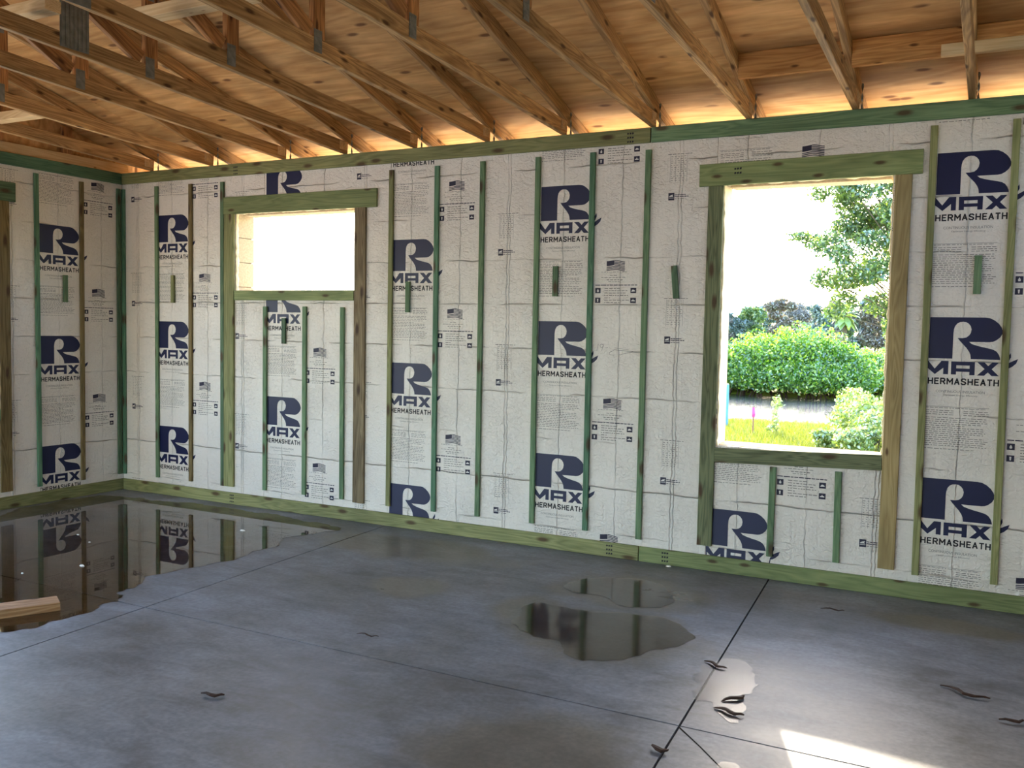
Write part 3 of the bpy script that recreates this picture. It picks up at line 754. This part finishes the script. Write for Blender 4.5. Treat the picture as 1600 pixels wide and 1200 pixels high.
for ti, (x, lb) in enumerate(zip(TX, TLAB)):
    e = empty('roof_truss', (x, 0, H)); tag(e, 'brown pine '+lb, 'roof truss', 'roof trusses')
    yb = 2*RIDGE
    board('bottom_chord', (x, .0, bchord(0)), (x, RIDGE, bchord(RIDGE)), CW, CT, 'truss', e)
    board('bottom_chord', (x, yb, bchord(yb)), (x, RIDGE, bchord(RIDGE)), CW, CT, 'truss', e)
    tz = lambda y: deck(y)-.0455/math.cos(ca)-.001
    board('top_chord', (x, .55, tz(.55)), (x, RIDGE, tz(RIDGE)), CW, CT, 'truss', e)
    board('top_chord', (x, yb-.55, tz(.55)), (x, RIDGE, tz(RIDGE)), CW, CT, 'truss', e)
    for m in (1, -1):
        Y = (lambda y: y) if m == 1 else (lambda y: 2*RIDGE-y)
        for yp in (-1.83, -3.35):
            wp = board('web_post', (x, Y(yp), bchord(yp)+.0445), (x, Y(yp), tz(yp)-.046), .089, CT, 'post', e, (0, 1, 0))
            plate_box('connector_plate', wp, x+CT/2, Y(yp-.015), bchord(yp)+.03, .062, .115)
            plate_box('connector_plate', wp, x+CT/2, Y(yp-.015), tz(yp)-.03, .062, .10)
        board('web_diagonal', (x, Y(-1.9), bchord(-1.9)+.07), (x, Y(-3.25), tz(-3.25)-.06), .085, CT-.004, 'post', e)
        board('web_diagonal', (x, Y(-3.42), bchord(-3.42)+.07), (x, Y(-4.8), tz(-4.8)-.06), .085, CT-.004, 'post', e)
    board('king_post', (x, RIDGE, bchord(RIDGE)+.04), (x, RIDGE, tz(RIDGE)-.04), .089, CT+.001, 'post', e, (0, 1, 0))
    plate_box('heel_plate', e, x+CT/2, -.055, bchord(0)+.010, .085, .062, 'bleached', 4)
    # twisted tie-down strap behind the heel
    sv, sf = [], []
    for k in range(9):
        z = H+.012+k*.018; a = k*.9
        sv += [(.0+.007*math.cos(a), .012+.007*math.sin(a)-.02, z), (-.007*math.cos(a), .012-.007*math.sin(a)-.02, z)]
    for k in range(8): sf.append((k*2, k*2+1, k*2+3, k*2+2))
    o = mobj('tie_strap', sv, sf, 'steel', e, (CT/2+.010, .045, -H+H-H+H)); o.location = (CT/2+.010, .045, -H)
    if ti == 4: plate_box('splice_plate', e, x+CT/2, -2.81, bchord(-2.81)+.015, .155, .13)
    if ti == 3: plate_box('splice_plate', e, x+CT/2+.0, -2.34, 3.05, .175, .24, 'steel', 7)
# gable end
ge = empty('gable_truss', (-.06, 0, H)); tag(ge, 'bleached gable truss chord lying along the top of the left wall', 'roof truss')
board('bottom_chord', (-.06, .10, H+.046), (-.06, YR, H+.046), .089, .038, 'bleached', ge)
yy = -.5
while yy > YR:
    zt = deck(yy)-.02
    if zt > H+.15: board('gable_stud', (-.06, yy, H+.092), (-.06, yy, zt), .089, .036, 'post', ge, (0, 1, 0))
    yy -= .61
gs = mobj('gable_sheathing', [(-.10, .60, H), (-.10, YR-.6, H), (-.10, YR-.6, deck(YR)-.15), (-.10, RIDGE, deck(RIDGE)), (-.10, .60, deck(.6)),
                              (-.112, .60, H), (-.112, YR-.6, H), (-.112, YR-.6, deck(YR)-.15), (-.112, RIDGE, deck(RIDGE)), (-.112, .60, deck(.6))],
          [(0, 1, 2, 3, 4), (9, 8, 7, 6, 5), (0, 4, 9, 5), (4, 3, 8, 9), (3, 2, 7, 8), (2, 1, 6, 7), (1, 0, 5, 6)], 'ply')
gs.parent = ge; gs.matrix_parent_inverse = Matrix.Translation(ge.location).inverted()

# blocking between top chords near the eave
for a, b, lb in ((8, 9, 'pine blocking board between trusses above the large window'), (9, 10, 'pine blocking board right of the large window between trusses'), (10, 11, 'pine blocking board at the upper right picture edge')):
    e = board('blocking_board', (TX[a]+.021, -.36, 3.008), (TX[b]-.021, -.36, 3.008), .140, .038, 'block'); tag(e, lb, 'blocking board', 'eave blocking between trusses')
tag(board('scab_board', (6.56, -.402, 2.958), (7.9, -.402, 2.958), .060, .038, 'bleached'), 'pale scab board fixed across the blocking at the upper right', 'board')
for y0, xa, xb, z, lb in ((-2.56, 1.86, 2.60, 3.075, 'pale brace board between trusses at the upper left picture corner'), (-2.26, 2.80, 3.66, 3.075, 'pale reddish brace board at the top left between two trusses'), (-1.42, .40, 1.05, 2.94, 'short pale brace board low between the leftmost trusses')):
    tag(board('brace_board', (xa, y0, z), (xb, y0, z), .06, .089, 'bleached'), lb, 'brace board', 'lateral braces between trusses')

# ------------------------------------------------------------------ loose things on the floor
bk = empty('lumber_offcut', (2.42, -2.86, 0)); tag(bk, 'short pine lumber offcut lying in the big puddle', 'lumber')
board('offcut', (2.60, -2.565, .0225), (2.16, -3.35, .0225), .045, .14, 'scrap', bk)
def litter(name, pts, w, x, y, rz, label, cat, mat='leaflitter', grp='dead leaves and twigs on the slab'):
    """curled leaf or twig: a tapered tube along a bent path"""
    v, f = [], []; n = len(pts); m = 6
    for i, (a, b, c) in enumerate(pts):
        r = w*(.25+.75*math.sin(math.pi*(i+.35)/(n-.3)))
        for j in range(m):
            t = 2*math.pi*j/m; v.append((a, b+r*math.cos(t), max(.001, c+r*.55*math.sin(t))))
    for i in range(n-1):
        for j in range(m): f.append((i*m+j, i*m+(j+1) % m, (i+1)*m+(j+1) % m, (i+1)*m+j))
    f += [tuple(range(m-1, -1, -1)), tuple((n-1)*m+j for j in range(m))]
    o = mobj(name, v, f, mat, None, (x, y, .0025)); o.rotation_euler = (0, 0, rz); tag(o, label, cat, grp)
twg = [(-.060, .004, .003), (-.035, .010, .007), (-.012, .006, .011), (.012, -.004, .010), (.034, -.004, .007), (.052, .008, .010), (.062, .016, .006)]
litter('dead_leaf', twg, .010, 5.814, -1.645, -.5, 'dark dead leaf on the saw-cut joint', 'leaf')
litter('dead_leaf', twg, .012, 5.993, -1.989, .9, 'upright dark dead leaf in the bright puddle', 'leaf')
litter('dead_leaf', twg, .012, 6.002, -2.129, -.25, 'lower dark dead leaf in the bright puddle', 'leaf')
litter('twig', [(a*1.6, b*2+.02*(a > .02), c) for a, b, c in twg], .011, 6.806, -1.437, -.55, 'dark curled twig on the slab at the lower right', 'twig')
litter('dead_leaf', twg[1:], .010, 6.986, -1.661, .35, 'small dead leaf at the right picture edge', 'leaf')
litter('bark_chip', twg[2:6], .014, 5.853, -2.579, -.2, 'dark bark chip beside the joint at the bottom edge', 'chip')
litter('dead_leaf', twg[1:], .011, 4.137, -3.027, .3, 'dark dead leaf on the slab at the lower left', 'leaf')
litter('twig', twg, .005, 4.244, -2.119, 0, 'thin twig on the slab near the centre', 'twig')
litter('twig', twg, .006, 6.15, -.495, .0, 'thin twig on the slab below the large window', 'twig')
for i, (x, y, s, lb) in enumerate(((1.993, -1.958, .022, 'white foam crumb floating in the puddle, nearest the lumber offcut'), (1.507, -1.527, .014, 'white foam crumb in the puddle under the left logo reflection'), (2.11, -.721, .026, 'white foam crumb floating below the small window'),
                                   (1.85, -2.25, .014, 'tiny white foam crumb near the lumber offcut'), (5.09, -.06, .022, 'white foam crumb against the base plate'), (1.25, -1.42, .012, 'tiny white foam crumb near the corner reflection'))):
    r = random.Random(i); n = 7
    v = [(s*r.uniform(.7, 1.1)*math.cos(6.283*k/n), s*.6*r.uniform(.7, 1.1)*math.sin(6.283*k/n), .0) for k in range(n)]
    v += [(a*.6, b*.6, s*.35) for a, b, c in v]
    f = [tuple(range(n-1, -1, -1)), tuple(range(n, 2*n))]+[(k, (k+1) % n, n+(k+1) % n, n+k) for k in range(n)]
    o = mobj('foam_crumb', v, f, 'crumb', None, (x, y, .003)); tag(o, lb, 'foam crumb', 'foam crumbs on the floor')

# ------------------------------------------------------------------ outdoors
def gz(y): return -.25 if y < 6 else -.25-.30*min(1, (y-6)/10.0)
def strip_ground(name, ylist, x0, x1, mat, label, zf):
    v, f = [], []
    for y in ylist: v += [(x0, y, zf(y)), (x1, y, zf(y))]
    for i in range(len(ylist)-1): f.append((i*2, i*2+1, i*2+3, i*2+2))
    o = mobj(name, v, f, mat); tag(o, label, None, None, 'structure'); return o
strip_ground('ground_yard', [-60, 0, 5.0], -70, 80, 'sand', 'sandy building yard round the house', lambda y: -.26)  # unseen ground, made pale sand to boost bounced light
strip_ground('ground_lawn', [5.0, 6, 8, 10, 12, 14, 15.6, 16.3, 17.2], -70, 80, 'lawn', 'sunlit green lawn running down to the river', lambda y: gz(y) if y < 16 else (-.56 if y < 17 else -.95))
strip_ground('river', [15.8, 40], -120, 140, 'river', 'rippled river water reflecting the pale sky', lambda y: -.74)
strip_ground('ground_far_bank', [27.6, 28.4, 60, 500], -300, 300, 'lawn', 'far river bank', lambda y: -.95 if y < 28 else -.62)

def leaves(rng, centers, normals, size, aspect=.5):
    """leaf quads as numpy arrays"""
    n = len(centers)
    a = rng.normal(size=(n, 3)); a += normals*.4; a /= np.linalg.norm(a, axis=1)[:, None]+1e-9
    b = rng.normal(size=(n, 3)); b -= (b*a).sum(1)[:, None]*a; b /= np.linalg.norm(b, axis=1)[:, None]+1e-9
    c = np.cross(a, b); s = size*rng.uniform(.6, 1.3, size=(n, 1))
    v = np.stack([centers-b*s, centers-c*s*aspect+b*s*.1, centers+b*s, centers+c*s*aspect+b*s*.1], 1).reshape(-1, 3)
    return v
def leaf_mesh(name, v, mat):
    n = len(v)//4; me = D.meshes.new(name)
    me.vertices.add(len(v)); me.vertices.foreach_set('co', v.astype(np.float32).ravel())
    me.loops.add(n*4); me.loops.foreach_set('vertex_index', np.arange(n*4, dtype=np.int32))
    me.polygons.add(n); me.polygons.foreach_set('loop_start', np.arange(0, n*4, 4, dtype=np.int32)); me.polygons.foreach_set('loop_total', np.full(n, 4, dtype=np.int32))
    me.update(); me.validate(); me.materials.append(M[mat]); return me
def tube(path, radii, m=6):
    v, f = [], []
    for i, p in enumerate(path):
        p = Vector(p); d = (Vector(path[min(i+1, len(path)-1)])-Vector(path[max(i-1, 0)])).normalized()
        a = d.cross(Vector((.3, .9, .1))).normalized(); b = d.cross(a)
        for j in range(m):
            t = 6.2832*j/m; v.append(p+a*radii[i]*math.cos(t)+b*radii[i]*math.sin(t))
    for i in range(len(path)-1):
        for j in range(m): f.append((i*m+j, i*m+(j+1) % m, (i+1)*m+(j+1) % m, (i+1)*m+j))
    f += [tuple(range(m-1, -1, -1)), tuple((len(path)-1)*m+j for j in range(m))]
    return v, f
def join(parts):
    v, f = [], []
    for a, b in parts:
        k = len(v); v += list(a); f += [tuple(i+k for i in q) for q in b]
    return v, f
def tree(name, base, clumps, n, size, mat, label, cat, group, seed, trunk=True, trunk_mat='bark', shell=.55, aspect=.5, tr=.12, limb=.5):
    """clumps: list of (dx,dy,dz,rx,ry,rz) relative to base"""
    rng = np.random.default_rng(seed); cl = np.array(clumps, float)
    vol = cl[:, 3]*cl[:, 4]*cl[:, 5]; pr = vol**.67; pr /= pr.sum()
    idx = rng.choice(len(cl), n, p=pr)
    d = rng.normal(size=(n, 3)); d /= np.linalg.norm(d, axis=1)[:, None]
    r = (shell+(1-shell)*rng.random(n)**.6)[:, None]
    lump = 1+.18*np.sin(d[:, :1]*7+idx[:, None])*np.cos(d[:, 2:3]*6+idx[:, None]*2)
    c = cl[idx, :3]+d*r*lump*cl[idx, 3:6]
    e = empty(name, base); tag(e, label, cat, group)
    v = leaves(rng, c, d, size, aspect)
    o = D.objects.new('foliage', leaf_mesh('foliage', v, mat)); link(o, e)
    if trunk:
        parts = []; top = cl[:, 2].mean()
        parts.append(tube([(0, 0, -.1), (.05, 0, top*.4), (0, .05, top)], [tr, tr*.8, tr*.5]))
        for k in range(len(cl)):
            q = cl[k]; parts.append(tube([(0, 0, top*.35), (q[0]*.5, q[1]*.5, top*.35+(q[2]-top*.35)*.6), (q[0], q[1], q[2])], [tr*limb, tr*limb*.6, tr*limb*.25], 5))
        tv, tf = join(parts); mobj('trunk', tv, tf, trunk_mat, e)
    return e
def dirpt(ax, t):
    """ground point at horizontal distance t from the viewpoint along heading x-component ax"""
    ay = math.sqrt(1-ax*ax); return CAM.x+ax*t, CAM.y+ay*t

rr = random.Random(11)
# mangroves on the far bank
MG = [(-.262, 36.0, 1.75, 1.75, 'left mangrove bush on the far bank, cut by the window jamb'), (-.222, 35.4, 1.9, 2.15, 'round mangrove bush second from left on the far bank'), (-.182, 35.0, 2.1, 2.45, 'tallest mangrove bush in the middle of the far bank'),
      (-.150, 34.8, 1.5, 1.85, 'mangrove bush sloping to the right on the far bank'), (-.118, 37.0, 1.6, 1.55, 'paler low mangrove bush at the right on the far bank'), (-.30, 36.0, 2.0, 2.0, 'mangrove bush hidden left of the large window'), (-.07, 37.5, 2.0, 1.7, 'mangrove bush hidden right of the large window')]
for i, (ax, t, rad, h, lb) in enumerate(MG):
    x, y = dirpt(ax, t); cl = []
    for k in range(9):
        a = rr.uniform(0, 6.28); q = rr.uniform(.25, .75)
        cl.append((rad*q*math.cos(a), rad*.8*q*math.sin(a), h*rr.uniform(.42, .62), rad*.5, rad*.5, h*rr.uniform(.32, .42)))
    for k in range(8):
        a = rr.uniform(3.3, 6.1); cl.append((rad*.85*math.cos(a), rad*.85*math.sin(a), h*.26, rad*.42, rad*.42, h*.22))
    cl += [(0, 0, h*.62, rad*.55, rad*.5, h*.42), (0, -rad*.6, h*.38, rad*.7, rad*.35, h*.32)]
    e = tree('mangrove_bush', (x, y, -.62), cl, 22000, .062, 'mangrove', 'bright green '+lb, 'bush', 'mangroves on the far bank', 40+i, False, shell=.5)
    parts = []
    for k in range(34):
        a = rr.uniform(0, 6.28); q = rad*rr.uniform(.3, 1.05)
        p0 = (q*math.cos(a), q*.9*math.sin(a), -.3); p1 = (q*.75*math.cos(a), q*.7*math.sin(a), .35); p2 = (q*.3*math.cos(a), q*.3*math.sin(a), .9)
        parts.append(tube([p0, p1, p2], [.035, .03, .03], 5))
    tv, tf = join(parts); mobj('prop_roots', tv, tf, 'root', e)
# distant trees
KIND = ['fartree', 'fargrey', 'fargreen', 'fartree', 'farred', 'fargrey', 'fartree', 'fargreen', 'fartree', 'farred', 'fargrey']
KN = {'fartree': 'hazy grey-green', 'fargrey': 'bare pale grey', 'fargreen': 'yellow-green', 'farred': 'russet-tipped'}
ORD = ['first', 'second', 'third', 'fourth', 'fifth', 'sixth', 'seventh', 'eighth', 'ninth', 'tenth', 'eleventh', 'twelfth', 'thirteenth', 'fourteenth', 'fifteenth', 'sixteenth', 'seventeenth', 'eighteenth', 'nineteenth', 'twentieth', 'twenty-first', 'twenty-second']
ax = -.33; i = 0
while ax < -.02:
    t = rr.uniform(88, 108); x, y = dirpt(ax, t); hh = rr.uniform(5.0, 6.2); kd = KIND[i % len(KIND)]
    cl = []
    for k in range(12): cl.append((rr.uniform(-1.1, 1.1), rr.uniform(-.5, .5), hh*rr.uniform(.2, .88), rr.uniform(.5, .9), .6, rr.uniform(.45, .8)))
    tree('distant_tree', (x, y, -.62), cl, 9000, .15 if kd != 'fargrey' else .13, kd, '%s tree in the distant tree line, %s from the left' % (KN[kd], ORD[i]), 'tree', 'distant tree line', 100+i, True, shell=.1, tr=.09, aspect=.5 if kd != 'fargrey' else .32)
    ax += .0148; i += 1
for k, ax in enumerate((-.345, -.315, -.285, -.255, -.225, -.195, -.165, -.135, -.105, -.075, -.045)):
    x, y = dirpt(ax, 128+6*(k % 2)); hh = rr.uniform(6.0, 7.0)
    cl = [(rr.uniform(-1.9, 1.9), rr.uniform(-.5, .5), hh*rr.uniform(.3, .85), rr.uniform(.9, 1.4), .8, rr.uniform(.6, 1.0)) for _ in range(12)]
    tree('background_tree', (x, y, -.62), cl, 7000, .20, 'fartree', 'hazy tree closing the horizon behind the tree line, %s from the left' % ORD[k], 'tree', 'horizon trees', 300+k, True, shell=.1, tr=.1)
# cabbage palm
x, y = dirpt(-.137, 62); pe = empty('palm_tree', (x, y, -.62)); tag(pe, 'cabbage palm with drooping fronds behind the mangroves', 'tree')
tv, tf = tube([(0, 0, -.1), (.05, 0, 1.8), (0, 0, 3.5)], [.17, .14, .13], 8); mobj('trunk', tv, tf, 'bark', pe)
fv, ff = [], []
for k in range(46):
    a = rr.uniform(0, 6.28); el = rr.uniform(-.9, 1.2); L = rr.uniform(.8, 1.15); b0 = len(fv)
    d = Vector((math.cos(a)*math.cos(el), math.sin(a)*math.cos(el), math.sin(el))); s = d.cross(Vector((0, 0, 1))).normalized()
    for q, wd in ((.0, .02), (.45, .10), (.75, .22), (1.0, .02)):
        c = Vector((0, 0, 3.5))+d*L*q+Vector((0, 0, -.35*q*q)); fv += [c-s*wd, c+s*wd]
    for q in range(3): ff.append((b0+q*2, b0+q*2+1, b0+q*2+3, b0+q*2+2))
mobj('fronds', fv, ff, 'fargreen', pe)
# near oak leaning in from the right
x, y = dirpt(-.045, 22.0)
ocl = []
for k in range(96):
    px = -2.45+4.3*((k % 12)+rr.random())/12; hz = 3.25+3.6*((k//12)+rr.random())/8
    ocl.append((px, rr.uniform(-1.3, 1.3), hz, rr.uniform(.30, .5), rr.uniform(.35, .5), rr.uniform(.24, .4)))
ocl += [(-3.1, 0, 4.30, .30, .3, .13), (-2.75, .1, 4.15, .3, .3, .2), (-2.7, 0, 5.25, .28, .3, .2), (-2.05, 0, 3.2, .45, .4, .22), (-2.1, .2, 2.85, .36, .3, .25), (-2.3, .1, 2.55, .28, .3, .2), (-1.3, 0, 2.75, .4, .4, .3), (-1.0, .1, 2.3, .3, .4, .5), (-.95, 0, 1.6, .3, .4, .5)]
tree('oak_tree', (x, y, gz(y)), ocl, 84000, .046, 'oak', 'leafy oak tree overhanging the right side of the river view', 'tree', None, 7, True, shell=.25, tr=.20, limb=.13)
# shrubs on the near bank
SH = [(-.128, 17.2, .80, .95, 'tall pale-leaved shrub at the right of the river view'), (-.102, 16.4, .85, 1.0, 'pale-leaved shrub against the right window jamb'), (-.142, 16.0, .55, .42, 'low spreading shrub at the lawn edge'),
      (-.112, 14.6, .55, .50, 'pale shrub at the lower right corner of the river view'), (-.075, 15.5, .8, .9, 'shrub hidden behind the right window jamb')]
for i, (axx, t, rad, h, lb) in enumerate(SH):
    x, y = dirpt(axx, t); cl = []
    for k in range(8):
        a = rr.uniform(0, 6.28); q = rr.uniform(.1, .8)*rad
        cl.append((q*math.cos(a), q*math.sin(a), h*rr.uniform(.3, .85), rad*.35, rad*.35, h*.25))
    tree('shrub', (x, y, gz(y)-.02), cl, 3600, .036, 'shrub', lb, 'shrub', 'shrubs on the near bank', 60+i, True, shell=.3, tr=.02)
x, y = dirpt(-.2005, 18.6)
tree('weed_plant', (x, y, gz(y)), [(0, 0, .30, .10, .10, .25), (.03, 0, .62, .12, .1, .16), (-.04, 0, .12, .16, .1, .1)], 420, .032, 'shrub', 'tall thin weed standing on the river bank', 'plant', None, 90, True, shell=.2, tr=.008)
# marker post and survey stake
x, y = dirpt(-.2487, 20.2); z = gz(y)
pe = empty('marker_post', (x, y, z)); tag(pe, 'pale blue marker post on the bank beside the left jamb', 'post')
tv, tf = tube([(0, 0, -.1), (0, 0, .88), (0, 0, .90)], [.036, .036, .030], 10); mobj('shaft', tv, tf, 'bluepaint', pe)
x, y = dirpt(-.2222, 18.2); z = gz(y)
pe = empty('survey_stake', (x, y, z)); tag(pe, 'thin survey stake with pink ribbon on the lawn', 'stake')
tv, tf = tube([(0, 0, -.1), (.004, 0, .40), (0, 0, .46)], [.016, .014, .012], 6); mobj('shaft', tv, tf, 'stake', pe)
tv, tf = tube([(0, 0, .34), (.01, -.01, .40), (0, 0, .52)], [.030, .034, .022], 7); mobj('ribbon', tv, tf, 'pink', pe)
# grass blades on the visible part of the lawn
rng = np.random.default_rng(5); n = 60000
gx = rng.uniform(-2.5, 7.5, n); gy = rng.uniform(6.0, 16.1, n)
gh = rng.uniform(.04, .11, n); an = rng.uniform(0, 6.283, n); wd = .006
gzv = np.where(gy < 6, -.25, -.25-.30*np.minimum(1, (gy-6)/10))
cx, sx = np.cos(an)*wd, np.sin(an)*wd; lx, ly = rng.normal(0, .03, n), rng.normal(0, .03, n)
V = np.stack([np.stack([gx-cx, gy-sx, gzv-.01], 1), np.stack([gx+cx, gy+sx, gzv-.01], 1), np.stack([gx+cx*.3+lx, gy+sx*.3+ly, gzv+gh], 1), np.stack([gx-cx*.3+lx, gy-sx*.3+ly, gzv+gh], 1)], 1).reshape(-1, 3)
go = D.objects.new('grass', leaf_mesh('grass', V, 'grassblade')); link(go); tag(go, 'bright green grass blades on the sunlit lawn', 'grass', None, 'stuff')
